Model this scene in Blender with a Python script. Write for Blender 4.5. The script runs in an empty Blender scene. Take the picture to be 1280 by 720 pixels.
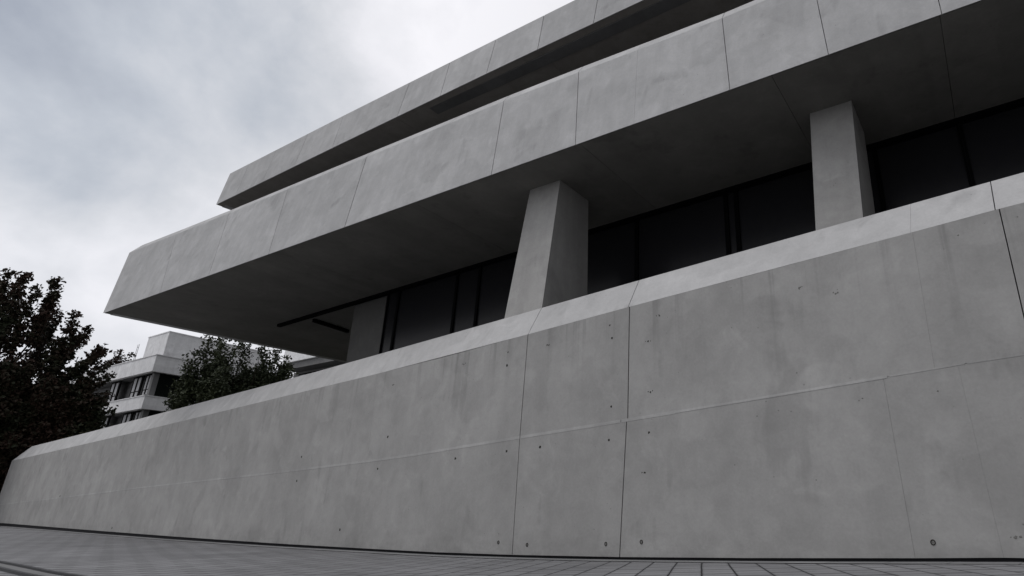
import bpy, bmesh, math, random
import numpy as np
from mathutils import Vector, noise as mnoise
random.seed(7); rng = np.random.default_rng(11)
S = bpy.context.scene
C = S.collection

# ------------------------------------------------------------------ materials
def new_mat(name):
    m = bpy.data.materials.new(name); m.use_nodes = True
    nt = m.node_tree; nt.nodes.clear()
    out = nt.nodes.new('ShaderNodeOutputMaterial')
    b = nt.nodes.new('ShaderNodeBsdfPrincipled')
    nt.links.new(b.outputs[0], out.inputs[0])
    return m, nt, b

def N(nt, t, **kw):
    n = nt.nodes.new(t)
    for k, v in kw.items():
        if k.startswith('i_'):
            n.inputs[k[2:].replace('_', ' ')].default_value = v
        else: setattr(n, k, v)
    return n

def math_n(nt, op, a, b=None, clamp=False):
    n = nt.nodes.new('ShaderNodeMath'); n.operation = op; n.use_clamp = clamp
    for i, v in enumerate((a, b)):
        if v is None: continue
        if isinstance(v, (int, float)): n.inputs[i].default_value = v
        else: nt.links.new(v, n.inputs[i])
    return n.outputs[0]

def maprange(nt, src, a, b, c, d, smooth=False):
    n = nt.nodes.new('ShaderNodeMapRange'); n.clamp = True
    if smooth: n.interpolation_type = 'SMOOTHSTEP'
    nt.links.new(src, n.inputs[0])
    for i, v in enumerate((a, b, c, d)): n.inputs[i+1].default_value = v
    return n.outputs[0]

def scaled(nt, src, s, loc=(0, 0, 0), rot=(0, 0, 0)):
    m = nt.nodes.new('ShaderNodeMapping'); nt.links.new(src, m.inputs[0])
    m.inputs['Scale'].default_value = s; m.inputs['Location'].default_value = loc
    m.inputs['Rotation'].default_value = rot
    return m.outputs[0]

def noise(nt, vec, scale, detail=4, rough=.55, dist=0):
    n = N(nt, 'ShaderNodeTexNoise'); nt.links.new(vec, n.inputs['Vector'])
    n.inputs['Scale'].default_value = scale; n.inputs['Detail'].default_value = detail
    n.inputs['Roughness'].default_value = rough; n.inputs['Distortion'].default_value = dist
    return n.outputs['Fac']

def concrete(name, base=(.30, .30, .298), mottle=.16, streak=.12, pits=True, rough=.86, off=(0, 0, 0), stain=.16, drip=None):
    m, nt, b = new_mat(name)
    tc = N(nt, 'ShaderNodeTexCoord').outputs['Object']
    tc = scaled(nt, tc, (1, 1, 1), off)
    n1 = noise(nt, tc, .55, 7, .62)
    n2 = noise(nt, scaled(nt, tc, (2.6, 2.6, .28)), 1.0, 5, .6)
    n2b = noise(nt, scaled(nt, tc, (9, 9, .55)), 1.0, 4, .6)
    n3 = noise(nt, tc, 28, 6, .7)
    n4 = noise(nt, tc, 3.1, 5, .6, .6)
    n5 = noise(nt, tc, .8, 3, .5, 1.2)
    f = maprange(nt, n1, .3, .7, 1-mottle, 1+mottle)
    f = math_n(nt, 'MULTIPLY', f, maprange(nt, n2, .32, .68, 1-streak, 1+streak))
    f = math_n(nt, 'MULTIPLY', f, maprange(nt, n2b, .3, .7, 1-streak*.2, 1+streak*.2))
    f = math_n(nt, 'MULTIPLY', f, maprange(nt, n3, .25, .75, .93, 1.07))
    f = math_n(nt, 'MULTIPLY', f, maprange(nt, n4, .3, .7, .94, 1.06))
    # soft darker weathering blotches with their own outline
    f = math_n(nt, 'MULTIPLY', f, maprange(nt, math_n(nt, 'MULTIPLY', n5, n2), .30, .42, 1, 1-stain, True))
    # board and pour patches: soft blocks of slightly different grey
    sep = N(nt, 'ShaderNodeSeparateXYZ'); nt.links.new(tc, sep.inputs[0])
    cmb = N(nt, 'ShaderNodeCombineXYZ'); nt.links.new(sep.outputs[0], cmb.inputs[0]); nt.links.new(sep.outputs[2], cmb.inputs[1])
    wn = N(nt, 'ShaderNodeTexNoise'); nt.links.new(tc, wn.inputs['Vector']); wn.inputs['Scale'].default_value = 2.2
    wv = N(nt, 'ShaderNodeVectorMath', operation='SCALE'); nt.links.new(wn.outputs['Color'], wv.inputs[0]); wv.inputs['Scale'].default_value = .22
    wa = N(nt, 'ShaderNodeVectorMath', operation='ADD'); nt.links.new(cmb.outputs[0], wa.inputs[0]); nt.links.new(wv.outputs[0], wa.inputs[1])
    vb = N(nt, 'ShaderNodeTexVoronoi', feature='SMOOTH_F1', distance='CHEBYCHEV', voronoi_dimensions='2D'); nt.links.new(wa.outputs[0], vb.inputs['Vector'])
    vb.inputs['Scale'].default_value = 1.9; vb.inputs['Smoothness'].default_value = .25
    sb = N(nt, 'ShaderNodeSeparateXYZ'); nt.links.new(vb.outputs['Color'], sb.inputs[0])
    f = math_n(nt, 'MULTIPLY', f, maprange(nt, sb.outputs[0], .1, .9, .955, 1.045))
    # pale lime bloom
    n6 = noise(nt, tc, 1.35, 6, .65, .9)
    f = math_n(nt, 'MULTIPLY', f, maprange(nt, n6, .56, .70, 1, 1.09, True))
    if drip:
        zt, zb = drip
        dn = noise(nt, scaled(nt, tc, (5.5, 5.5, .12)), 1.0, 4, .6)
        band_ = maprange(nt, sep.outputs[2], zt-1.5, zt, 0, 1)
        dm = math_n(nt, 'MULTIPLY', maprange(nt, dn, .54, .68, 0, 1, True), math_n(nt, 'MULTIPLY', band_, band_))
        f = math_n(nt, 'MULTIPLY', f, math_n(nt, 'SUBTRACT', 1.0, math_n(nt, 'MULTIPLY', dm, .20)))
        gr = math_n(nt, 'MULTIPLY', maprange(nt, sep.outputs[2], zb, zb+.45, 1, 0), maprange(nt, noise(nt, scaled(nt, tc, (2.2, 2.2, 3)), 1.0, 6, .65), .38, .66, 0, 1))
        f = math_n(nt, 'MULTIPLY', f, math_n(nt, 'SUBTRACT', 1.0, math_n(nt, 'MULTIPLY', gr, .26)))
    att = N(nt, 'ShaderNodeAttribute', attribute_name='tone')
    f = math_n(nt, 'MULTIPLY', f, math_n(nt, 'ADD', att.outputs['Fac'], 1.0))
    height = math_n(nt, 'MULTIPLY', n3, .35)
    if pits:
        v = N(nt, 'ShaderNodeTexVoronoi', feature='F1'); nt.links.new(tc, v.inputs['Vector'])
        v.inputs['Scale'].default_value = 7.5
        gate = maprange(nt, noise(nt, tc, 1.7, 2), .5, .6, 0, 1)
        pit = math_n(nt, 'MULTIPLY', maprange(nt, v.outputs['Distance'], .045, .085, 1, 0), gate)
        f = math_n(nt, 'MULTIPLY', f, math_n(nt, 'SUBTRACT', 1.0, math_n(nt, 'MULTIPLY', pit, .4)))
        height = math_n(nt, 'SUBTRACT', height, math_n(nt, 'MULTIPLY', pit, .8))
    mix = N(nt, 'ShaderNodeVectorMath', operation='SCALE')
    mix.inputs[0].default_value = base; nt.links.new(f, mix.inputs['Scale'])
    nt.links.new(mix.outputs[0], b.inputs['Base Color'])
    b.inputs['Roughness'].default_value = rough
    b.inputs['Specular IOR Level'].default_value = .25
    bp = N(nt, 'ShaderNodeBump'); bp.inputs['Strength'].default_value = .35; bp.inputs['Distance'].default_value = .01
    nt.links.new(math_n(nt, 'ADD', height, math_n(nt, 'MULTIPLY', n4, .8)), bp.inputs['Height'])
    nt.links.new(bp.outputs[0], b.inputs['Normal'])
    return m

def plain(name, col, rough=.6, metal=0, spec=.4, var=.12, scale=6):
    m, nt, b = new_mat(name)
    tc = N(nt, 'ShaderNodeTexCoord').outputs['Object']
    n = noise(nt, tc, scale, 5)
    mix = N(nt, 'ShaderNodeVectorMath', operation='SCALE')
    mix.inputs[0].default_value = col
    nt.links.new(maprange(nt, n, .3, .7, 1-var, 1+var), mix.inputs['Scale'])
    nt.links.new(mix.outputs[0], b.inputs['Base Color'])
    b.inputs['Roughness'].default_value = rough; b.inputs['Metallic'].default_value = metal
    b.inputs['Specular IOR Level'].default_value = spec
    return m

def leafmat(name, a, c, d):
    m, nt, b = new_mat(name)
    tc = N(nt, 'ShaderNodeTexCoord').outputs['Object']
    att = N(nt, 'ShaderNodeAttribute', attribute_name='tone')
    n = noise(nt, tc, .45, 3)
    r = N(nt, 'ShaderNodeValToRGB')
    r.color_ramp.elements[0].position = .36; r.color_ramp.elements[0].color = (*a, 1)
    r.color_ramp.elements[1].position = .64; r.color_ramp.elements[1].color = (*d, 1)
    e = r.color_ramp.elements.new(.5); e.color = (*c, 1)
    nt.links.new(math_n(nt, 'ADD', n, math_n(nt, 'MULTIPLY', att.outputs['Fac'], .25)), r.inputs[0])
    nt.links.new(r.outputs[0], b.inputs['Base Color'])
    b.inputs['Roughness'].default_value = .6; b.inputs['Specular IOR Level'].default_value = .2
    return m

def paving_mat(name):
    m, nt, b = new_mat(name)
    tc = N(nt, 'ShaderNodeTexCoord').outputs['Object']
    wob = N(nt, 'ShaderNodeTexNoise'); nt.links.new(tc, wob.inputs['Vector']); wob.inputs['Scale'].default_value = .35
    wv = N(nt, 'ShaderNodeVectorMath', operation='SCALE'); nt.links.new(wob.outputs['Color'], wv.inputs[0]); wv.inputs['Scale'].default_value = .06
    ad = N(nt, 'ShaderNodeVectorMath', operation='ADD'); nt.links.new(tc, ad.inputs[0]); nt.links.new(wv.outputs[0], ad.inputs[1])
    v = scaled(nt, ad.outputs[0], (1, 1, 1), rot=(0, 0, PAVE_ROT))
    br = N(nt, 'ShaderNodeTexBrick'); nt.links.new(v, br.inputs['Vector'])
    br.offset = .5; br.squash = 1
    br.inputs['Scale'].default_value = 1
    br.inputs['Brick Width'].default_value = .62; br.inputs['Row Height'].default_value = .31
    br.inputs['Mortar Size'].default_value = .009; br.inputs['Mortar Smooth'].default_value = .3
    br.inputs['Color1'].default_value = (.165, .165, .17, 1); br.inputs['Color2'].default_value = (.20, .20, .205, 1)
    br.inputs['Mortar'].default_value = (.02, .02, .022, 1)
    n1 = noise(nt, tc, .6, 6, .6); n3 = noise(nt, tc, 35, 5, .7)
    # dirt gathered along the short joints of each block
    sx = N(nt, 'ShaderNodeSeparateXYZ'); nt.links.new(v, sx.inputs[0])
    row = math_n(nt, 'FLOOR', math_n(nt, 'DIVIDE', sx.outputs[1], .31))
    odd = math_n(nt, 'FLOORED_MODULO', row, 2.0)
    u = math_n(nt, 'FRACT', math_n(nt, 'ADD', math_n(nt, 'DIVIDE', sx.outputs[0], .62), math_n(nt, 'MULTIPLY', odd, .5)))
    edge = math_n(nt, 'MULTIPLY', math_n(nt, 'MINIMUM', u, math_n(nt, 'SUBTRACT', 1.0, u)), .62)
    dirt = maprange(nt, edge, .012, .055, .35, 1, True)
    w2 = math_n(nt, 'FRACT', math_n(nt, 'DIVIDE', sx.outputs[1], .31))
    edge2 = math_n(nt, 'MULTIPLY', math_n(nt, 'MINIMUM', w2, math_n(nt, 'SUBTRACT', 1.0, w2)), .31)
    dirt = math_n(nt, 'MULTIPLY', dirt, maprange(nt, edge2, .006, .03, .72, 1, True))
    f = math_n(nt, 'MULTIPLY', maprange(nt, n1, .3, .7, .78, 1.2), maprange(nt, n3, .25, .75, .85, 1.15))
    f = math_n(nt, 'MULTIPLY', f, dirt)
    mix = N(nt, 'ShaderNodeVectorMath', operation='SCALE')
    nt.links.new(br.outputs['Color'], mix.inputs[0]); nt.links.new(f, mix.inputs['Scale'])
    nt.links.new(mix.outputs[0], b.inputs['Base Color'])
    b.inputs['Roughness'].default_value = .8; b.inputs['Specular IOR Level'].default_value = .3
    bp = N(nt, 'ShaderNodeBump'); bp.inputs['Strength'].default_value = .8; bp.inputs['Distance'].default_value = .006
    nt.links.new(math_n(nt, 'SUBTRACT', math_n(nt, 'MULTIPLY', n3, .3), br.outputs['Fac']), bp.inputs['Height'])
    nt.links.new(bp.outputs[0], b.inputs['Normal'])
    return m

PAVE_ROT = math.radians(65.5)
M = dict(
    wall=concrete('wall_concrete', (.322, .318, .310), .12, .03, drip=(3.75, .03)),
    coping=concrete('coping_concrete', (.43, .427, .425), .08, .03, off=(3, 1, 2)),
    fascia=concrete('fascia_concrete', (.415, .414, .414), .09, .075, off=(13, 5, 7), stain=.19),
    soffit=concrete('soffit_concrete', (.17, .166, .153), .14, .02, off=(1, 9, 3)),  # same concrete as the fascia, underside shade put into the darker base
    pillar=concrete('pillar_concrete', (.35, .345, .335), .08, .09, off=(21, 5, 3)),
    seam=concrete('seam_concrete', (.362, .359, .352), .22, .05),
    hidden=concrete('inner_concrete', (.16, .16, .16), .08, .05, pits=False),
    far=concrete('far_concrete', (.78, .78, .785), .05, .06, pits=False),
    dark=plain('black_metal', (.0025, .0025, .003), .7, 0, .05),
    joint=plain('filler_and_gap_shade', (.02, .02, .022), .9, 0, .1),
    steel=plain('drain_steel', (.03, .03, .032), .6, .3, .3),
    upsoffit=concrete('roof_soffit_concrete', (.27, .255, .235), .10, .02, off=(7, 9, 3)),  # soffit concrete again, bounced light put into the lighter base
    hole=plain('hole_grout', (.035, .033, .03), .95, 0, .05),
    holering=plain('plug_rim', (.16, .158, .15), .9, 0, .1),
    pane=plain('dark_pane', (.016, .016, .018), .22, 0, .12, .05),
    farpane=plain('far_pane', (.02, .022, .022), .12, 0, .4),
    louver=plain('dark_louver', (.006, .008, .007), .7, 0, .08),
    curtain=plain('pale_curtain', (.42, .42, .43), .9, 0, .1),
    bark=plain('bark', (.035, .028, .022), .95, 0, .1, .3, 9),
    soil=plain('soil', (.05, .048, .04), .95, 0, .1, .3, 2),
    leaf_red=leafmat('leaves_red', (.044, .025, .018), (.033, .027, .017), (.025, .031, .016)),
    leaf_green=leafmat('leaves_green', (.028, .036, .019), (.036, .045, .022), (.046, .055, .026)),
    leaf_hedge=leafmat('leaves_hedge', (.024, .026, .012), (.034, .034, .015), (.044, .042, .018)),
    paving=paving_mat('paving_blocks'),
)

# ------------------------------------------------------------------ helpers
def link(o, parent=None):
    C.objects.link(o)
    if parent is not None: o.parent = parent
    return o
def empty(name, loc, label, cat, group=None):
    o = bpy.data.objects.new(name, None); o.location = loc; o.empty_display_size = .5
    o['label'] = label; o['category'] = cat
    if group: o['group'] = group
    return link(o)
def build(name, bm, mat, parent=None, smooth=False, bevel=0, local=False):
    """bm is in world coordinates; shifted to the parent's origin"""
    if bevel:
        bmesh.ops.bevel(bm, geom=[e for e in bm.edges if e.is_manifold and e.calc_face_angle(0) > .5], offset=bevel, segments=1, affect='EDGES')
    if parent is not None and not local:
        bmesh.ops.translate(bm, vec=-parent.matrix_basis.to_translation() if parent.parent is None else -(parent.matrix_basis.to_translation()+parent.parent.matrix_basis.to_translation()), verts=bm.verts)
    bmesh.ops.recalc_face_normals(bm, faces=bm.faces)
    me = bpy.data.meshes.new(name); bm.to_mesh(me); bm.free()
    me.materials.append(mat)
    if smooth:
        for p in me.polygons: p.use_smooth = True
    return link(bpy.data.objects.new(name, me), parent)
def newbm():
    bm = bmesh.new(); bm.faces.layers.float.new('tone'); return bm
def hexa(bm, a, b, tone=0.0):
    """prism between polygon a and polygon b (same number of points)"""
    va = [bm.verts.new(p) for p in a]; vb = [bm.verts.new(p) for p in b]; n = len(a)
    lay = bm.faces.layers.float.get('tone')
    fs = [bm.faces.new(va), bm.faces.new(list(reversed(vb)))]
    for i in range(n): fs.append(bm.faces.new((va[i], vb[i], vb[(i+1) % n], va[(i+1) % n])))
    if lay:
        for f in fs: f[lay] = tone
def box(bm, x0, x1, y0, y1, z0, z1, tone=0.0):
    hexa(bm, [(x0, y0, z0), (x1, y0, z0), (x1, y1, z0), (x0, y1, z0)], [(x0, y0, z1), (x1, y0, z1), (x1, y1, z1), (x0, y1, z1)], tone)
def tube(bm, pts, radii, seg=7):
    rings = []
    for i, p in enumerate(pts):
        p = Vector(p); q = Vector(pts[min(i+1, len(pts)-1)]); o = Vector(pts[max(i-1, 0)])
        d = (q-o).normalized(); a = d.orthogonal().normalized(); b = d.cross(a)
        rings.append([bm.verts.new(p + (a*math.cos(t)+b*math.sin(t))*radii[i]) for t in [2*math.pi*k/seg for k in range(seg)]])
    for r0, r1 in zip(rings, rings[1:]):
        for k in range(seg): bm.faces.new((r0[k], r0[(k+1) % seg], r1[(k+1) % seg], r1[k]))
def interp(x, tab):
    xs = [t[0] for t in tab]; ys = [t[1] for t in tab]
    return float(np.interp(x, xs, ys))

# ------------------------------------------------------------------ wall frame
WLX, WLY = -.99274, .12028          # unit vector along the wall, leftwards
NX, NY = .12028, .99274             # into the wall
D0 = 7.3155
def W(s, off, z): return (WLX*s + NX*(D0+off), WLY*s + NY*(D0+off), z)
BASE = [(-20, -.36), (0, -.37), (.88, -.394), (1.88, -.44), (4.26, -.52), (6.5, -.585), (9.85, -.644), (16.06, -.666), (23.3, -.655), (33, -.608), (51, -.50), (70, -.46)]
def ground_z(s):
    return sum(interp(s+k, BASE) for k in (-1, -.5, 0, .5, 1))/5 - .018
def base_gap(s): return interp(s, [(0, .045), (2, .036), (9, .038), (15, .055), (25, .085), (50, .15)])
FTOP = [(-20, 3.28), (.41, 3.268), (2.15, 3.235), (5.75, 3.197), (8.14, 3.152), (11.34, 3.095), (30.28, 3.09), (54.12, 3.184)]
CREST = [(-20, 3.78), (.45, 3.78), (5.8, 3.765), (8.14, 3.75), (15.9, 3.708), (20.7, 3.717), (39.2, 3.804), (51.6, 3.916)]
SEAM = [(-20, 1.70), (.49, 1.59), (3.42, 1.465), (6.51, 1.344), (8.19, 1.285), (11.8, 1.145), (17.2, 1.055), (28.3, .948), (38.3, .80), (54, .62)]

# ------------------------------------------------------------------ ground
def sheet(name, svals, dvals, dz, mat, label=None):
    bm = bmesh.new(); g = []
    for s in svals:
        g.append([bm.verts.new(W(s, d-D0, ground_z(s)+dz)) for d in dvals])
    for a, b in zip(g, g[1:]):
        for i in range(len(dvals)-1): bm.faces.new((a[i], a[i+1], b[i+1], b[i]))
    o = build(name, bm, mat); o['kind'] = 'structure'
    return o
near_s = [-60, -40, -20, -10, -5] + [i*.5 for i in range(-4, 30)] + list(range(15, 60, 2)) + [70, 90, 130]
sheet('ground', [-1500, -300] + near_s + [400, 1500], [-1500, -200, -60, -20, 0, 5, 9, 15, 30, 60, 200, 1500], -.02, M['soil'])
sheet('paving', near_s, [-60, -30, -10, -4, 0, 3, 5, 6, 6.895], 0, M['paving'])
bm = newbm()
s = -14.0
while s < 54:
    L = .62
    z0, z1 = ground_z(s), ground_z(s+L)
    a = [W(s+.004, -.37, z0-.05), W(s+L-.004, -.37, z1-.05), W(s+L-.004, -.055, z1-.05), W(s+.004, -.055, z0-.05)]
    b = [(p[0], p[1], p[2]+.056) for p in a]
    hexa(bm, a, b, random.uniform(-.1, .1)); s += L
o = build('kerb_strip', bm, concrete('strip_concrete', (.19, .19, .192), .12, .05, off=(4, 4, 4)), bevel=.003); o['kind'] = 'structure'

bm = newbm()
for k in range(-14, 54, 2):
    z0, z1 = ground_z(k), ground_z(k+2)
    a = [W(k, -.40, z0-.05), W(k+2, -.40, z1-.05), W(k+2, -.372, z1-.05), W(k, -.372, z0-.05)]
    hexa(bm, a, [(p[0], p[1], p[2]+.053) for p in a])
o = build('kerb_joint', bm, M['joint']); o['kind'] = 'structure'
# curved slot drain in the paving, two dark slots with a concrete channel between
drain = empty('slot_drain', (-12, 3.5, ground_z(12)), 'curved drain channel with two dark raised edges in the paving at bottom left', 'drain')
def curve_pts():
    ctrl = [(-32, 6.9), (-24, 5.35), (-18, 4.35), (-15, 3.95), (-13.64, 3.80), (-12.05, 3.62), (-10.16, 3.38), (-8.42, 3.2), (-6.5, 3.08), (-4, 3.02), (-1, 3.1)]
    pts = []
    for i in range(len(ctrl)-1):
        p0 = Vector(ctrl[max(i-1, 0)]); p1 = Vector(ctrl[i]); p2 = Vector(ctrl[i+1]); p3 = Vector(ctrl[min(i+2, len(ctrl)-1)])
        for k in range(6):
            t = k/6
            pts.append(.5*((2*p1)+(p2-p0)*t+(2*p0-5*p1+4*p2-p3)*t*t+(3*p1-p0-3*p2+p3)*t**3))
    return pts
cp = curve_pts()
def strip(bm, o0, o1, h0, h1):
    prev = None
    for i, p in enumerate(cp):
        q = cp[min(i+1, len(cp)-1)]; o_ = cp[max(i-1, 0)]; d = (q-o_).normalized(); n = Vector((-d.y, d.x))
        sc = -p.x*.99274+p.y*.12028; z = ground_z(sc)
        a, b = p+n*o0, p+n*o1
        cur = [bm.verts.new((a.x, a.y, z+h0)), bm.verts.new((a.x, a.y, z+h1)), bm.verts.new((b.x, b.y, z+h1)), bm.verts.new((b.x, b.y, z+h0))]
        if prev:
            for k in range(4): bm.faces.new((prev[k], prev[(k+1) % 4], cur[(k+1) % 4], cur[k]))
        prev = cur
for a, b in ((-.02, .03), (-.28, -.235)):
    bm = bmesh.new(); strip(bm, a, b, -.05, .034); build('slot', bm, M['steel'], drain)
bm = newbm(); strip(bm, -.232, -.023, -.05, .010); build('channel', bm, M['hidden'], drain)

# ------------------------------------------------------------------ retaining wall
wall = empty('retaining_wall', W(27, 0, ground_z(27)), 'long low grey concrete retaining wall with a sloping pale top and drill marks in front of the building', 'wall')
G, g_ = .013, .0028
# (s_bottom, s_top, gap)
UP = [(54.12, 54.12, 0), (39.24, 39.2, g_), (30.2, 30.0, .008), (20.3, 20.6, g_), (13.05, 13.2, g_), (8.17, 8.14, .017), (5.77, 5.75, .02), (1.37, 1.35, .0014), (.42, .41, .012), (-3.4, -3.4, G), (-7.4, -7.4, G), (-12, -12, 0)]
LO = [(54.4, 54.12, 0), (39.2, 39.24, g_), (30.3, 30.2, g_), (16.6, 16.5, g_), (8.16, 8.17, .014), (5.90, 5.79, .018), (1.88, 1.94, .0022), (1.05, 1.13, .0011), (-3.4, -3.4, G), (-7.4, -7.4, G), (-12, -12, 0)]
bm = newbm()
for row, J in (('u', UP), ('l', LO)):
    for (sb0, st0, g0), (sb1, st1, g1) in zip(J, J[1:]):
        n = max(1, int((sb0-sb1)/2.0)); tone = random.uniform(-.035, .035)
        front_lo, front_hi = [], []
        for k in range(n+1):
            t = k/n
            sb = sb0+(sb1-sb0)*t; st = st0+(st1-st0)*t
            if k == 0: sb -= g0/2; st -= g0/2
            if k == n: sb += g1/2; st += g1/2
            if row == 'u': zl, zh = interp(sb, SEAM)+.002, interp(st, FTOP)
            else: zl, zh = ground_z(sb)+base_gap(sb), interp(st, SEAM)-.002
            front_lo.append(W(sb, 0, zl)); front_hi.append(W(st, 0, zh))
        poly = front_lo + front_hi[::-1]
        back = [(p[0]+NX*.2, p[1]+NY*.2, p[2]) for p in poly]
        hexa(bm, poly, back, tone)
build('wall_face', bm, M['wall'], wall)
# coping with the splayed face
bm = newbm()
CJ = [(54.12, 0), (45, .004), (39.2, .005), (30.1, .005), (20.5, .005), (13.1, .005), (8.14, .014), (5.78, .014), (1.37, .002), (.45, .011), (-3.4, G), (-7.4, G), (-12, 0)]
for (s0, g0), (s1, g1) in zip(CJ, CJ[1:]):
    n = max(1, int((s0-s1)/2.5)); tone = random.uniform(-.03, .03)
    secs = []
    for k in range(n+1):
        s = s0+(s1-s0)*k/n
        if k == 0: s -= g0/2
        if k == n: s += g1/2
        first = (s0 == 54.12 and k == 0)
        zf = interp(s, FTOP)+.001; sc = 51.63 if first else s
        zc = interp(sc, CREST)
        secs.append([W(s, 0, zf), W(sc, .30, zc), W(sc, .72, zc), W(s, .74, zf)])
    for a, b in zip(secs, secs[1:]): hexa(bm, a, b, tone)
bmesh.ops.remove_doubles(bm, verts=bm.verts, dist=.0004)
build('coping', bm, M['coping'], wall)
# core behind the panels, plinth set back at the bottom, casting bead
bm = newbm()
ss = [54.0]+list(range(52, -12, -2))+[-12]
for a, b in zip(ss, ss[1:]):
    A = [W(a, .21, ground_z(a)-.3), W(a, .21, interp(a, FTOP)-.01), W(a, .7, interp(a, FTOP)-.01), W(a, .7, ground_z(a)-.3)]
    B = [W(b, .21, ground_z(b)-.3), W(b, .21, interp(b, FTOP)-.01), W(b, .7, interp(b, FTOP)-.01), W(b, .7, ground_z(b)-.3)]
    hexa(bm, A, B)
build('wall_core', bm, M['hidden'], wall)
bm = bmesh.new()
for a, b in zip(ss, ss[1:]):
    A = [W(a, -.05, ground_z(a)-.12), W(a, -.05, ground_z(a)+.0), W(a, .16, ground_z(a)+.0), W(a, .16, ground_z(a)-.12)]
    B = [W(b, -.05, ground_z(b)-.12), W(b, -.05, ground_z(b)+.0), W(b, .16, ground_z(b)+.0), W(b, .16, ground_z(b)-.12)]
    hexa(bm, A, B)
    A = [W(a, .03, ground_z(a)), W(a, .03, ground_z(a)+base_gap(a)+.014), W(a, .19, ground_z(a)+base_gap(a)+.014), W(a, .19, ground_z(a))]
    B = [W(b, .03, ground_z(b)), W(b, .03, ground_z(b)+base_gap(b)+.014), W(b, .19, ground_z(b)+base_gap(b)+.014), W(b, .19, ground_z(b))]
    hexa(bm, A, B)
build('base_gap', bm, M['joint'], wall)  # near-black ground strip and plinth paint in the shadow under the wall
bm = newbm()
for (a0, _, w0), (b0, _, w1) in zip(LO, LO[1:]):
    n = max(1, int((a0-b0)/1.0))
    for k in range(n):
        a = a0+(b0-a0)*k/n - (.012 if k == 0 else 0); b = a0+(b0-a0)*(k+1)/n + (.012 if k == n-1 else 0)
        h, pr = (.008, .003) if a < 2.3 else ((.016, .004) if a < 5.7 else (.024, .003))
        A = [W(a, -pr, interp(a, SEAM)-h), W(a, -pr, interp(a, SEAM)+h), W(a, .05, interp(a, SEAM)+h+.004), W(a, .05, interp(a, SEAM)-h-.004)]
        B = [W(b, -pr, interp(b, SEAM)-h), W(b, -pr, interp(b, SEAM)+h), W(b, .05, interp(b, SEAM)+h+.004), W(b, .05, interp(b, SEAM)-h-.004)]
        hexa(bm, A, B)
bmesh.ops.remove_doubles(bm, verts=bm.verts, dist=.0004)
build('casting_seam', bm, M['seam'], wall)
# formwork tie marks
def disc(bm, s, z, r, pr, seg=10, irr=.25):
    c = bm.verts.new(W(s, -pr, z)); vs = []
    for k in range(seg):
        t = 2*math.pi*k/seg; q = r*(1+random.uniform(-irr, irr))
        vs.append(bm.verts.new(W(s+math.cos(t)*q, -pr*.2, z+math.sin(t)*q)))
    for k in range(seg): bm.faces.new((c, vs[k], vs[(k+1) % seg]))
    # back so the plug has thickness
    c2 = bm.verts.new(W(s, .02, z))
    for k in range(seg): bm.faces.new((c2, vs[(k+1) % seg], vs[k]))
DOTS = [(6.11, 2.731), (6.1, 1.613), (6.14, 1.1), (7.65, 1.086), (5.37, 1.156), (3.6, 1.232), (8.66, 2.641), (8.49, 1.07), (12.37, 1.601), (9.93, 1.023), (12.58, .946), (16.17, .813), (16.16, 1.386), (30.01, -.415), (39.32, .869), (13.73, -.277), (.87, 3.069), (3.0, 1.727), (1.38, 1.299), (2.21, 1.31)]
MARKS = [(7.58, 2.866), (6.17, 2.968), (5.16, 2.936), (5.38, 2.559), (5.34, 1.758), (5.46, .598), (12.47, 2.746), (9.98, 2.859), (8.67, 2.9), (2.86, 2.866), (2.38, 2.688), (.92, -.191)]
RINGS = [(7.82, -.435), (6.16, -.383), (5.51, -.341), (8.52, -.415), (1.68, -.259)]
for s, z in DOTS:
    faint = s < 5
    bm = bmesh.new(); disc(bm, s, z, .010 if faint else .014+.0011*s*random.uniform(.6, 1.2), .003, 8); build('tie_hole', bm, M['holering' if faint else 'hole'], wall)
for s, z in MARKS:
    bm = bmesh.new()
    for k in range(random.randint(2, 4)):
        disc(bm, s+random.uniform(-.055, .055), z+random.uniform(-.012, .012), random.uniform(.006, .012), .003, 6, .5)
    disc(bm, s-.005, z-.01, .015, .003, 7, .4)
    build('tie_hole', bm, M['holering' if s < 3 else 'hole'], wall)
for s, z in RINGS:
    bm = bmesh.new(); seg = 16; r1, r2 = .017, .026
    vo = [[bm.verts.new(W(s+math.cos(2*math.pi*k/seg)*r, -p, z+math.sin(2*math.pi*k/seg)*r*1.1)) for k in range(seg)] for r, p in ((r2+.003, -.005), (r2, .005), (r1, .005), (r1-.002, -.006))]
    for a, b in zip(vo, vo[1:]):
        for k in range(seg): bm.faces.new((a[k], a[(k+1) % seg], b[(k+1) % seg], b[k]))
    rr = build('tie_hole', bm, M['hole'], wall, smooth=True)
    bm = bmesh.new(); disc(bm, s, z, .013, .003, 10, .05)
    build('plug', bm, M['holering'], rr)

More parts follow.
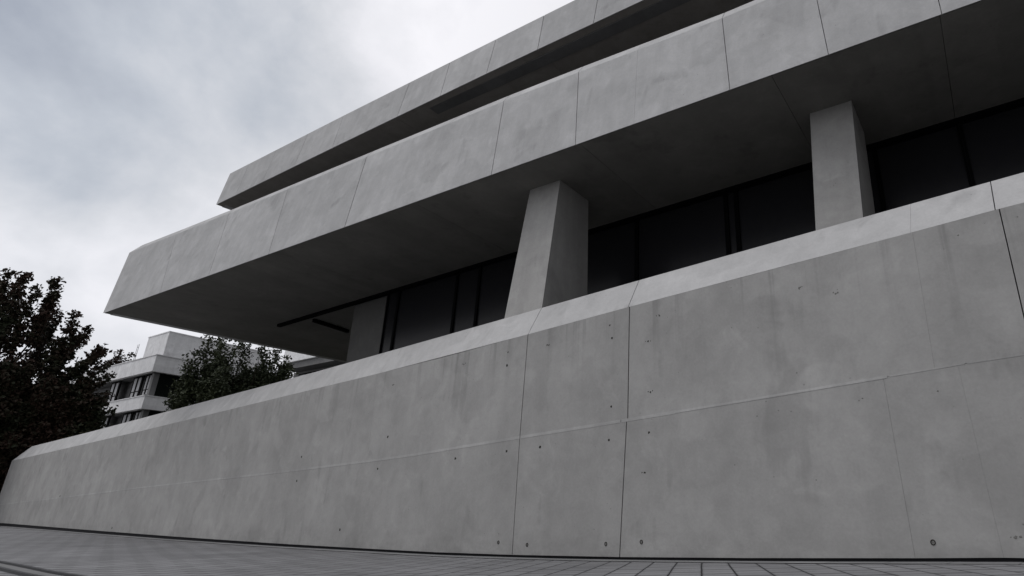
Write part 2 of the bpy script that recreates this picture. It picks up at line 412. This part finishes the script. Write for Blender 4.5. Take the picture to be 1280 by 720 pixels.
# ------------------------------------------------------------------ main building
bld = empty('concrete_building', (-8, 12, -.6), 'large brutalist concrete building with two long overhanging storeys and dark glazing above the wall', 'building')
T9 = math.tan(math.radians(9))
def band(joints, Yb, botf, topf, th, chamf, name):
    bm = newbm(); cm = newbm()
    for (xb0, xt0, g0), (xb1, xt1, g1) in zip(joints, joints[1:]):
        tone = random.uniform(-.05, .05)
        def P(x, z, o=0): return (x, Yb+(z-botf(0))*T9+o, z)
        b0, t0, b1, t1 = xb0+g0/2, xt0+g0/2, xb1-g1/2, xt1-g1/2
        zb0, zb1, zt0, zt1 = botf(b0), botf(b1), topf(t0), topf(t1)
        Yof = lambda z, zb: Yb+(z-zb)*T9
        F = [(b0, Yb, zb0), (b1, Yb, zb1), (t1, Yof(zt1, zb1), zt1), (t0, Yof(zt0, zb0), zt0)]
        Bk = [(p[0], p[1]+th, p[2]+(.16 if i < 2 else 0)) for i, p in enumerate(F)]
        hexa(bm, F, Bk, tone)
        if chamf:
            hip = .5 if (xb0, xt0, g0) == joints[0] else 0
            dy, dz = chamf
            A = [(t0, F[3][1], zt0+.001), (t0+hip, F[3][1]+dy, zt0+dz), (t0+hip, F[3][1]+.5, zt0+dz), (t0, F[3][1]+.55, zt0+.001)]
            B = [(t1, F[2][1], zt1+.001), (t1, F[2][1]+dy, zt1+dz), (t1, F[2][1]+.5, zt1+dz), (t1, F[2][1]+.55, zt1+.001)]
            hexa(cm, A, B, tone)
    o = build(name, bm, M['fascia'], bld)
    if chamf: build('fascia_coping', cm, M['coping'], o)
    else: cm.free()
    return o
TOPL = [(-29.43, 10.09), (-21.66, 9.83), (-12.2, 9.63), (-9.8, 9.58), (-6.75, 9.44), (-3.25, 9.23), (14, 9.1)]
J1_ = [(-28.55, -29.43, 0), (-24.12, -25.47, .014), (-20.93, -21.7, .016), (-17.6, -18.2, .016), (-14.06, -14.29, .024), (-8.83, -9.04, .018), (-6.5, -6.77, .016), (-5.09, -5.2, .003), (-3.07, -3.25, .014), (-1.31, -1.45, .012), (.41, .41, .012), (2.3, 2.35, .012), (4.2, 4.3, .012), (6.1, 6.2, .012), (8, 8.1, .012), (10, 10, .012), (14, 14, 0)]
band(J1_, 8.5, lambda x: 7.2, lambda x: interp(x, TOPL), .22, (.17, .29), 'balcony_fascia')
TOPU = [(-26.4, 13.68), (-18, 13.77), (14, 13.8)]
BOTU = [(-26.2, 12.0), (-18, 12.18), (-10.2, 12.31), (14, 12.33)]
J2_ = [(-26.16, -26.36, 0), (-24.7, -24.9, .015), (-22.85, -22.95, .013), (-20.78, -20.86, .017), (-18.53, -18.7, .015), (-15.14, -15.13, .017), (-13.15, -13.22, .018), (-11.22, -11.22, .017), (-9.28, -9.34, .022), (-7.38, -7.37, .020), (-5.5, -5.5, .012), (-3.6, -3.6, .012), (-1.7, -1.7, .012), (.2, .2, .012), (2.1, 2.1, .012), (4, 4, .012), (8, 8, .012), (14, 14, 0)]
band(J2_, 10.2, lambda x: interp(x, BOTU), lambda x: interp(x, TOPU), .22, None, 'roof_fascia')
# backing of the fascias and their left returns
bm = newbm()
hexa(bm, [(-28.2, 8.73, 7.23), (14, 8.73, 7.23), (14, 8.98, 9.0), (-28.6, 9.1, 9.7)], [(-28.1, 9.1, 7.23), (14, 9.1, 7.23), (14, 9.3, 9.0), (-28.5, 9.4, 9.7)])
hexa(bm, [(-25.9, 10.44, 12.2), (14, 10.44, 12.36), (14, 10.6, 13.7), (-26, 10.6, 13.6)], [(-25.9, 10.8, 12.2), (14, 10.8, 12.36), (14, 10.95, 13.7), (-26, 10.95, 13.6)])
build('fascia_backing', bm, M['hidden'], bld)
bm = newbm()
hexa(bm, [(-28.55, 8.725, 7.2), (-27.3, 22, 7.2), (-28.2, 22, 10.09), (-29.43, 9.19, 10.09)], [(-28.25, 8.725, 7.2), (-27.0, 22, 7.2), (-27.9, 22, 10.09), (-29.1, 9.19, 10.09)])
build('balcony_fascia', bm, M['fascia'], bld)
bm = newbm()
hexa(bm, [(-26.16, 10.425, 12.0), (-25.1, 22, 12.0), (-25.3, 22, 13.68), (-26.36, 10.69, 13.68)], [(-25.86, 10.425, 12.0), (-24.8, 22, 12.0), (-25.0, 22, 13.68), (-26.06, 10.69, 13.68)])
build('roof_fascia', bm, M['fascia'], bld)
# soffits in large cast panels
def soffit(joints, y0, y1, zf, name, gap=.008, mk='soffit'):
    bm = newbm()
    for i, (a, b) in enumerate(zip(joints, joints[1:])):
        a0 = a+gap/2 if i else a; b0 = b-gap/2
        sl = .094 if i == 0 else 0
        poly = [(a0, y0, zf(a0)), (b0, y0, zf(b0)), (b0, y1, zf(b0)), (a0+sl*(y1-y0), y1, zf(a0))]
        hexa(bm, poly, [(p[0], p[1], p[2]+.15) for p in poly], random.uniform(-.04, .04))
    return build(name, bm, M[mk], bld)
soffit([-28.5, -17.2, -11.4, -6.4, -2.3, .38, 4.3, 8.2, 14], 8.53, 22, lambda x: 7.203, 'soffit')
soffit([-26.14, -15.2, -9.3, -3.6, 2.1, 8, 14], 10.23, 22, lambda x: interp(x, BOTU)+.003, 'soffit', mk='upsoffit')
bm = newbm()
hexa(bm, [(-27.9, 8.75, 7.36), (14, 8.75, 7.36), (14, 22, 7.36), (-26.9, 22, 7.36)], [(-27.9, 8.75, 7.6), (14, 8.75, 7.6), (14, 22, 7.6), (-26.9, 22, 7.6)])
build('floor_slab', bm, M['hidden'], bld)
bm = newbm()
hexa(bm, [(-25.8, 10.7, 12.5), (14, 10.7, 12.5), (14, 22, 12.5), (-24.8, 22, 12.5)], [(-25.9, 10.7, 13.5), (14, 10.7, 13.5), (14, 22, 13.5), (-24.9, 22, 13.5)])
build('roof', bm, M['hidden'], bld)
# terrace and lower storey
bm = newbm()
poly = [W(27, .76, 2.7), W(-13, .76, 2.7), (14, 22, 2.7), (-25.5, 22, 2.7)]
hexa(bm, poly, [(p[0], p[1], 3.0) for p in poly])
hexa(bm, [(-15, 13.6, -.6), (14, 13.2, -.6), (14, 21.8, -.6), (-15, 21.8, -.6)], [(-15, 13.6, 2.69), (14, 13.2, 2.69), (14, 21.8, 2.69), (-15, 21.8, 2.69)])
build('terrace', bm, M['hidden'], bld)
def gl(x): return 11.57-.0469*x        # glass line
def pillar(t, b, zb_, back_t, back_b):
    bm = newbm()
    top = [(t[0], t[1], 7.21), (t[2], t[3], 7.21), (t[2]+.0, back_t, 7.21), (t[0], back_t, 7.21)]
    bot = [(b[0], b[1], zb_), (b[2], b[3], zb_), (b[2], back_b, zb_), (b[0], back_b, zb_)]
    hexa(bm, bot, top)
    build('pillar', bm, M['pillar'], bld, bevel=.02)
# slope of the front: extrapolate the visible part down to the terrace
def ext(tx, bx, zvis, z): return bx + (bx-tx)*(zvis-z)/(7.2-zvis)
for tl, tr, yt, bl, br, yb, zv, bt in [(-8.51, -7.63, 9.47, -8.54, -7.55, 9.0, 3.9, 10.6), (-2.01, -1.24, 9.92, -2.06, -1.28, 9.5, 4.56, 11.1), (4.5, 5.3, 10.2, 4.5, 5.3, 9.8, 4.56, 11.2)]:
    z = 3.0
    pillar((tl, yt, tr, yt), (ext(tl, bl, zv, z), ext(yt, yb, zv, z), ext(tr, br, zv, z), ext(yt, yb, zv, z)), z, bt, bt)
bm = newbm()
hexa(bm, [(-19.15, 12.62, 3), (-17.3, 12.5, 3), (-17.2, 13.5, 3), (-19.15, 13.6, 3)], [(-19.3, 12.62, 7.21), (-17.4, 12.5, 7.21), (-17.3, 13.5, 7.21), (-19.3, 13.6, 7.21)])
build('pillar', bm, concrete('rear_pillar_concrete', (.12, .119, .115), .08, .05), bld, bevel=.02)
# header rail and its return
bm = bmesh.new()
def rail(bm, x0, x1, z0, z1, dy0, dy1):
    hexa(bm, [(x0, gl(x0)+dy0, z0), (x1, gl(x1)+dy0, z0), (x1, gl(x1)+dy1, z0), (x0, gl(x0)+dy1, z0)], [(x0, gl(x0)+dy0, z1), (x1, gl(x1)+dy0, z1), (x1, gl(x1)+dy1, z1), (x0, gl(x0)+dy1, z1)])
rail(bm, -24.2, 13.9, 7.10, 7.204, -.07, .07)
hexa(bm, [(-22.35, 12.95, 7.08), (-22.2, 12.95, 7.08), (-22.4, 14.6, 7.08), (-22.55, 14.6, 7.08)], [(-22.35, 12.95, 7.204), (-22.2, 12.95, 7.204), (-22.4, 14.6, 7.204), (-22.55, 14.6, 7.204)])
build('header_rail', bm, M['dark'], bld)
bm = bmesh.new()
rail(bm, -17.1, 13.9, 3.01, 3.15, -.07, .07)
build('sill_rail', bm, M['dark'], bld)
# windows: frame with a pane each
MX = [-17.1, -16.5, -13.65, -12.65, -7.0, -4.52, -4.26, -1.15, .42, 3.1, 5.7, 8.6, 11.2, 13.9]
for i, (a, b) in enumerate(zip(MX, MX[1:])):
    bm = bmesh.new(); fw = .05
    rail(bm, a+.001, a+fw, 3.155, 7.095, -.06, .05)
    rail(bm, b-fw, b-.001, 3.155, 7.095, -.06, .05)
    rail(bm, a+fw+.001, b-fw-.001, 3.155, 3.22, -.05, .05)
    rail(bm, a+fw+.001, b-fw-.001, 7.065, 7.095, -.05, .05)
    f = build('window', bm, M['dark'], bld)
    bm = bmesh.new(); rail(bm, a+fw, b-fw, 3.2, 7.08, -.012, .012); build('pane', bm, M['pane'], f)
# dark room behind
bm = newbm()
box(bm, -17.0, 13.9, 13.7, 13.9, 3.02, 7.19)
build('inner_wall', bm, M['hidden'], bld)
# upper storey recessed glazing
bm = bmesh.new(); box(bm, -24.4, 13.9, 12.6, 12.7, 12.16, 12.30); build('header_rail', bm, M['dark'], bld)
for k in range(10):
    a = -24.4+k*3.83; b = a+3.83
    bm = bmesh.new(); box(bm, a+.001, a+.08, 12.59, 12.69, 9.0, 12.155); box(bm, b-.08, b-.001, 12.59, 12.69, 9.0, 12.155); box(bm, a+.081, b-.081, 12.59, 12.69, 9.0, 9.1)
    f = build('window', bm, M['dark'], bld)
    bm = bmesh.new(); box(bm, a+.08, b-.08, 12.63, 12.65, 9.0, 12.155); build('pane', bm, M['pane'], f)
bm = newbm(); box(bm, -24.35, 13.9, 12.85, 13.0, 7.65, 12.1); build('inner_wall', bm, M['hidden'], bld)

# ------------------------------------------------------------------ far building
CX, CY = -60.8, 22.5
far = empty('office_block', (CX, CY, -.5), 'small pale terraced concrete block with curtained windows and a rooftop box seen between the trees', 'building')
def Lband(name, z0, z1, x1, y1, cx, cy, th=.3, mat='far'):
    bm = newbm()
    hexa(bm, [(cx, cy, z0), (x1, cy, z0), (x1, cy+th, z0), (cx-th, cy+th, z0), (cx-th, y1, z0), (cx, y1, z0)],
         [(cx, cy, z1), (x1, cy, z1), (x1, cy+th, z1), (cx-th, cy+th, z1), (cx-th, y1, z1), (cx, y1, z1)])
    return build(name, bm, M[mat], far)
for z0, z1 in ((11.47, 12.86), (8.32, 9.38), (4.9, 6.0), (1.2, 2.5)):
    o = Lband('parapet', z0, z1, -80, 40, CX, CY)
    bm = newbm(); box(bm, -80.05, CX+.04, CY-.05, CY+.36, z1+.002, z1+.07); box(bm, CX-.36, CX+.04, CY+.362, 40, z1+.002, z1+.07)
    build('coping', bm, M['far'], o)
    bm = newbm(); box(bm, -79.9, CX-.32, CY+.32, 39.9, z0+.02, z0+.3); build('floor_slab', bm, M['hidden'], far)
bm = newbm(); box(bm, -79.5, CX-1.6, CY+1.2, 39.5, -.5, 11.45); build('wall', bm, M['hidden'], far)
bm = newbm(); box(bm, CX-.75, CX-.35, CY+.35, CY+.75, -.5, 11.46); build('corner_post', bm, M['hidden'], far)
for zl, zh in ((9.38, 11.46), (5.98, 8.3), (2.5, 4.9)):
    bm = bmesh.new()
    box(bm, CX-.7, CX-.6, CY+.8, CY+3.0, zl-.9, zh)
    for k in range(14): box(bm, CX-.6, CX-.57, CY+.8, CY+3.0, zl-.8+k*.2, zl-.74+k*.2)
    build('louver_screen', bm, M['louver'], far)
    for (a, b) in ((-65.2, -63.55), (-62.95, -61.75), (-69.6, -67.9)):
        bm = bmesh.new(); y = CY+.5; zz = zl-.8
        mid = (a+b)/2; t1, t2 = zz+(zh-zz)*.36, zz+(zh-zz)*.52
        for x in (a, mid, b): box(bm, x-.06, x+.06, y, y+.1, zz, zh)
        for z in (zz, t1, t2, zh-.08): box(bm, a+.061, mid-.061, y+.01, y+.09, z, z+.08); box(bm, mid+.061, b-.061, y+.01, y+.09, z, z+.08)
        f = build('window', bm, M['dark'], far)
        bm = bmesh.new(); box(bm, a+.05, b-.05, y+.06, y+.075, zz, zh); build('pane', bm, M['farpane'], f)
        bm = bmesh.new()
        for x0, x1 in ((a+.1, mid-.08), (mid+.08, b-.1)):
            box(bm, x0, x0+(x1-x0)*.72, y+.02, y+.03, zz+.05, zh-.12)
        build('curtain', bm, M['curtain'], f)
# rooftop box
bm = newbm(); box(bm, -70.4, -66.25, 25, 34, 12.3, 16.35, .0); pent = build('rooftop_box', bm, M['far'], far)
bm = newbm(); box(bm, -70.44, -66.21, 24.96, 34.04, 16.352, 16.45); build('coping', bm, M['far'], pent)
bm = bmesh.new()
for x in (-71.2, -70.9): tube(bm, [(x, 24.6, 12.8), (x, 24.6, 15.7)], [.03, .02], 6)
for z in (13.4, 14.1, 14.8, 15.4): tube(bm, [(-71.2, 24.6, z), (-70.9, 24.6, z)], [.02, .02], 5)
build('roof_ladder', bm, M['curtain'], far)

# second block seen under the overhang
wing = empty('office_wing', (-60, 40, -.5), 'distant pale concrete parapet over dark windows just under the tip of the overhang', 'building')
bm = newbm(); box(bm, -73.5, -45, 40, 40.4, 17.3, 19.6); box(bm, -73.5, -73.1, 40.402, 52, 17.3, 19.6); build('parapet', bm, M['far'], wing)
bm = newbm(); box(bm, -73.2, -45, 40.25, 52, 16.5, 17.28); build('roof', bm, M['hidden'], wing)
bm = newbm(); box(bm, -73.45, -45, 41.6, 52, -.5, 16.44); build('wall', bm, M['hidden'], wing)
for k in range(10):
    a = -72+k*2.7
    for zz in (13.4, 9.9):
        bm = bmesh.new()
        for x in (a, a+1.25, a+2.5): box(bm, x, x+.1, 41.4, 41.55, zz, zz+2.6)
        for z in (zz-.1, zz+2.6): box(bm, a, a+2.6, 41.4, 41.55, z, z+.1)
        f = build('window', bm, M['dark'], wing)
        bm = bmesh.new(); box(bm, a+.05, a+2.5, 41.48, 41.5, zz, zz+2.6); build('pane', bm, M['farpane'], f)
        if k % 2 == 0:
            bm = bmesh.new(); box(bm, a+.15, a+1.1, 41.43, 41.45, zz+.3, zz+2.5); build('curtain', bm, M['curtain'], f)

# ------------------------------------------------------------------ trees
def leaves(name, centres, mat, parent, size, aspect=.62):
    """centres: (n,3) world; each a small folded leaf of two faces"""
    n = len(centres); o = np.array(parent.location)
    c = centres - o
    a = rng.normal(size=(n, 3)); a /= np.linalg.norm(a, axis=1)[:, None]
    b = rng.normal(size=(n, 3)); b -= (b*a).sum(1)[:, None]*a; b /= np.linalg.norm(b, axis=1)[:, None]
    nn = np.cross(a, b)
    s = size*rng.uniform(.6, 1.25, n)[:, None]
    v = np.stack([c-a*s*.5, c+b*s*aspect*.5+nn*s*.12, c+a*s*.5, c-b*s*aspect*.5+nn*s*.12], 1).reshape(-1, 3)
    me = bpy.data.meshes.new(name)
    f = np.arange(n*4).reshape(n, 4)
    faces = np.concatenate([f[:, [0, 1, 2]], f[:, [0, 2, 3]]])
    me.from_pydata(v.tolist(), [], faces.tolist())
    at = me.attributes.new('tone', 'FLOAT', 'FACE')
    t = rng.uniform(-.5, .5, n); at.data.foreach_set('value', np.concatenate([t, t]).astype(np.float32))
    me.materials.append(mat)
    return link(bpy.data.objects.new(name, me), parent)

def plume(tip, base, r0, dens, out, clump=.26):
    tip = np.array(tip, float); base = np.array(base, float); d = tip-base; L = np.linalg.norm(d)
    k = max(4, int(L/.26))
    perp = rng.normal(size=3)*.06*L
    for i in range(k):
        t = (i+.5)/k
        p = base+d*t+perp*math.sin(math.pi*t)
        rad = r0*(1-t)**.8+.10
        for _ in range(3 if t < .8 else 2):
            q = p+rng.normal(size=3)*rad*.55
            out.append(q+rng.normal(size=(int(dens), 3))*clump*np.array([1, 1, .8])*.62)

def make_tree(name, base, label, cat, trunk_top, tips, fill, mat, lsize, dens, r0, trunk_r, lean=.0, origin_z=None, group=None):
    base = Vector(base)
    t = empty(name, base, label, cat, group)
    bm = bmesh.new()
    tt = Vector(trunk_top)
    pts = [base+(tt-base)*k/6+Vector((random.uniform(-.1, .1), random.uniform(-.1, .1), 0))*(k > 0) for k in range(7)]
    tube(bm, pts, [trunk_r*(1-.12*k) for k in range(7)], 10)
    tr = build('trunk', bm, M['bark'], t, smooth=True)
    cl = []; bm = bmesh.new()
    for ti, tip in enumerate(tips+fill):
        tipv = Vector(tip)
        # limb leaves the trunk, sweeps out then up
        h = min(.95, max(.25, (tipv.z-base.z)/(tt.z-base.z)*random.uniform(.4, .6)))
        st = base+(tt-base)*h
        hd = math.hypot(tipv.x-st.x, tipv.y-st.y); q = .88 if hd < 2.2 else max(.55, .88-(hd-2.2)*.11)
        mid = Vector((st.x+(tipv.x-st.x)*q, st.y+(tipv.y-st.y)*q, st.z+(tipv.z-st.z)*.42))
        p = [st, st.lerp(mid, .5)+Vector((0, 0, -.15)), mid, mid.lerp(tipv, .5), tipv-(tipv-mid)*.06]
        R = trunk_r*.28
        tube(bm, p, [R, R*.75, R*.5, R*.28, R*.1], 5)
        L = (tipv-mid).length
        inner = ti >= len(tips)
        plume(tip, mid if L < 5.5 else tipv-(tipv-mid)*(5.5/L), r0*(1.7 if inner else 1), dens*(1.25 if inner else 1), cl)
    build('branches', bm, M['bark'], t, smooth=True)
    allc = np.concatenate(cl)
    leaves('crown', allc, mat, t, lsize)
    return t

def gz(x, y): return ground_z(-x*.99274+y*.12028)-.02
tipsL = [(-56.9, 11.2, 14.6), (-57.5, 11.5, 16.1), (-56.7, 12.15, 15.9), (-56.6, 12.9, 15.1), (-56.4, 13.6, 15.9), (-56.3, 14.05, 14.9), (-57.2, 14.5, 13.9), (-56.0, 15.25, 13.8), (-55.7, 16.1, 12.8), (-57, 16.4, 12.5), (-55.4, 17.1, 11.5), (-55.5, 17.0, 10.9), (-55.1, 18.1, 9.6), (-55.3, 17.6, 10.3), (-54.9, 18.6, 7.3), (-55, 18.2, 8.3), (-57, 18.5, 6.4), (-56, 18.3, 5.5),
         (-57.5, 10.2, 15.2), (-58, 9, 14), (-58, 8, 12.8), (-58.5, 7, 11), (-58, 6.2, 9), (-58, 5.8, 7), (-60, 11, 16.5), (-61, 13, 15.4), (-60.5, 15, 13.3), (-61, 9, 13)]
TOPT = [(6, 7), (8, 10), (10, 10.4), (11.2, 10.4), (12, 10.6), (13.6, 10), (14.4, 9.6), (16, 8.6), (17, 7.6), (18, 6.4), (18.8, 5)]
fillL = []
for k in range(210):
    y = random.uniform(6.5, 18.3); zt = interp(y, TOPT)
    fillL.append((-58+random.uniform(-3.5, 3.2), y, zt*(1-random.random()**1.1*.9)))
for k in range(40):
    fillL.append((-57+random.uniform(-2, 1.5), random.uniform(9.5, 15), random.uniform(6, 10.2)))
for k in range(46):
    y = random.uniform(15.2, 18.6); fillL.append((-56.5+random.uniform(-1.8, 1.2), y, random.uniform(3.2, interp(y, TOPT)+.9)))
for k in range(40):
    y = random.uniform(16.4, 18.25); fillL.append((-55.6+random.uniform(-.9, .6), y, random.uniform(4.2, min(9.1, interp(y, TOPT)+1.9))))
make_tree('maple_tree', (-58.2, 12.8, gz(-58.2, 12.8)), 'big dark reddish brown leafy tree with upright shoots at the left edge', 'tree', (-58.2, 12.6, 11), tipsL, fillL, M['leaf_red'], .29, 19, .34, .34)

tipsM = [(-42.6, 17.4, 8.7), (-42.5, 17.55, 9.7), (-42.2, 18.15, 10.5), (-42, 18.8, 10.75), (-41.6, 19.6, 10.7), (-41, 20.8, 10.5), (-40.6, 21.6, 10.4), (-40.3, 22.2, 10.1), (-40.1, 22.4, 9.4), (-42.6, 17.3, 7.8), (-41.8, 17.3, 7.0), (-43, 19.2, 10.9), (-42.6, 20.4, 10.9), (-41.8, 21.6, 10.4)]
fillM = [(-42+random.uniform(-1.8, 1.8), random.uniform(17.6, 22.6), random.uniform(4.5, 8.9)) for _ in range(85)]
fillM += [(-41+random.uniform(-1.4, .8), random.uniform(20.6, 22.4), random.uniform(6.0, 9.6)) for _ in range(26)]
fillM += [(-42+random.uniform(-1.2, 1.2), random.uniform(18.2, 21.4), random.uniform(8, 9.9)) for _ in range(16)]
make_tree('broadleaf_tree', (-41.8, 19.8, gz(-41.8, 19.8)), 'dark green leafy tree behind the wall beside the pale far block', 'tree', (-41.8, 19.9, 8.0), tipsM, fillM, M['leaf_green'], .19, 17, .28, .2)

tipsS = [(-80.9, 25.9, 15.6), (-80.8, 26.3, 16.6), (-80.7, 26.6, 16.9), (-80.5, 27.4, 16.75), (-80.6, 26.9, 16.2), (-81, 25.6, 15.2)]
fillS = [(-81+random.uniform(-1.5, 1.5), 26.6+random.uniform(-2, 2), random.uniform(8, 15)) for _ in range(10)]
make_tree('slender_tree', (-81, 26.6, -.5), 'small dark treetop poking up behind the roof edge of the far block', 'tree', (-81, 26.6, 13), tipsS, fillS, M['leaf_red'], .3, 7, .35, .18)

# bushes behind the wall's left end
def bush(loc, rx, ry, h, label, n, mat='leaf_hedge', sz=.2):
    t = empty('bush', loc, label, 'bush', 'bushes behind the left end of the wall')
    o = np.array(loc); cl = []
    bm = bmesh.new()
    for k in range(n):
        th = random.uniform(0, 2*math.pi); u = math.sqrt(random.random()); zz = random.random()
        r = math.sqrt(max(.05, 1-zz**2.2))*u
        p = o+np.array([rx*r*math.cos(th), ry*r*math.sin(th), h*zz])
        cl.append(p+rng.normal(size=(26, 3))*.28)
        if k % 6 == 0: tube(bm, [Vector(loc), Vector(loc).lerp(Vector(p), .5)+Vector((0, 0, .2)), Vector(p)], [.05, .03, .015], 5)
    build('stems', bm, M['bark'], t)
    leaves('foliage', np.concatenate(cl), M[mat], t, sz)
bush((-55.2, 18.2, gz(-55, 18)), 2.4, 3.4, 6.0, 'olive dark bush under the tall reddish tree, nearest the far block', 420)
bush((-57.0, 11.2, gz(-57, 11)), 2.4, 2.6, 4.6, 'dark bush beyond the wall end at the left edge of the photo', 420)

# ------------------------------------------------------------------ world
w = bpy.data.worlds.new('World'); S.world = w; w.use_nodes = True
nt = w.node_tree; nt.nodes.clear()
SUN_EL, SUN_ROT = math.radians(50), math.radians(238)
out = N(nt, 'ShaderNodeOutputWorld')
sky = N(nt, 'ShaderNodeTexSky', sky_type='NISHITA'); sky.sun_disc = False
sky.sun_elevation = SUN_EL; sky.sun_rotation = SUN_ROT
bg1 = N(nt, 'ShaderNodeBackground'); bg1.inputs['Strength'].default_value = .06
nt.links.new(sky.outputs[0], bg1.inputs[0])
tc = N(nt, 'ShaderNodeTexCoord').outputs['Generated']
def blob(d, a, b):
    v = Vector(d).normalized()
    dp = N(nt, 'ShaderNodeVectorMath', operation='DOT_PRODUCT'); nt.links.new(tc, dp.inputs[0]); dp.inputs[1].default_value = v
    return maprange(nt, dp.outputs['Value'], math.cos(math.radians(a)), math.cos(math.radians(b)), 0, 1, True)
SKYDIRS = dict(dark=(-.83, .20, .56), light=(-.515, .42, .47), low=(-.987, .226, .25))
n1 = noise(nt, scaled(nt, tc, (1, 1, 1.15), (1.7, 4.2, 2.4)), 2.3, 8, .55, .35)
n2 = noise(nt, scaled(nt, tc, (1, 1, 1.1), (.4, 5.2, 1.4)), 5.5, 7, .55, .2)
f = math_n(nt, 'ADD', math_n(nt, 'MULTIPLY', n1, .66), math_n(nt, 'MULTIPLY', n2, .28))
f = math_n(nt, 'SUBTRACT', f, math_n(nt, 'MULTIPLY', blob(SKYDIRS['dark'], 20, 3), .23))
f = math_n(nt, 'ADD', f, math_n(nt, 'MULTIPLY', blob(SKYDIRS['light'], 34, 8), .08))
f = math_n(nt, 'SUBTRACT', f, math_n(nt, 'MULTIPLY', blob(SKYDIRS['low'], 32, 4), .05))
r = N(nt, 'ShaderNodeValToRGB'); nt.links.new(f, r.inputs[0])
e = r.color_ramp.elements
e[0].position = .18; e[0].color = (.22, .24, .28, 1)
x = e.new(.29); x.color = (.31, .33, .365, 1)
e[-1].position = .60; e[-1].color = (.62, .615, .64, 1)
x = e.new(.38); x.color = (.41, .42, .445, 1)
x = e.new(.48); x.color = (.53, .53, .555, 1)
# added light shaping: unseen sky brighter overhead and behind camera, dimmer towards the right
sp = N(nt, 'ShaderNodeSeparateXYZ'); nt.links.new(tc, sp.inputs[0])
up = maprange(nt, sp.outputs[2], .76, .98, 1, 2.1, True)
back = blob((-.85, -.75, .5), 100, 20); dim = blob((1, -.05, .25), 85, 15)
gain = math_n(nt, 'MULTIPLY', up, math_n(nt, 'SUBTRACT', math_n(nt, 'ADD', 1.0, math_n(nt, 'MULTIPLY', back, .45)), math_n(nt, 'MULTIPLY', dim, .6)))
cl_ = N(nt, 'ShaderNodeVectorMath', operation='SCALE'); nt.links.new(r.outputs[0], cl_.inputs[0]); nt.links.new(gain, cl_.inputs['Scale'])
bg2 = N(nt, 'ShaderNodeBackground'); nt.links.new(cl_.outputs[0], bg2.inputs[0]); bg2.inputs['Strength'].default_value = 1.3
add = N(nt, 'ShaderNodeMixShader'); add.inputs[0].default_value = .93
nt.links.new(bg1.outputs[0], add.inputs[1]); nt.links.new(bg2.outputs[0], add.inputs[2]); nt.links.new(add.outputs[0], out.inputs[0])

sl = bpy.data.lights.new('sun', 'SUN'); sl.energy = .7; sl.angle = math.radians(25); sl.color = (1, .97, .93)
so = bpy.data.objects.new('sun', sl); C.objects.link(so)
# Nishita rotation: direction of the sun = (sin(rot), cos(rot)) in x, y
sd = Vector((math.sin(SUN_ROT)*math.cos(SUN_EL), math.cos(SUN_ROT)*math.cos(SUN_EL), math.sin(SUN_EL)))
so.rotation_euler = (-sd).to_track_quat('-Z', 'Y').to_euler(); so.location = (0, 0, 30)

# ------------------------------------------------------------------ camera
cam = bpy.data.cameras.new('camera'); co = bpy.data.objects.new('camera', cam); C.objects.link(co)
cam.sensor_width = 36; cam.lens = 752/1280*36; cam.clip_end = 5000; cam.clip_start = .05
cam.shift_x = -(800-640)/1280
co.rotation_euler = (math.radians(90+20.756), 0, math.radians(30.2))
S.camera = co
S.view_settings.view_transform = 'Standard'; S.view_settings.look = 'None'
S.view_settings.exposure = 0; S.view_settings.gamma = 1
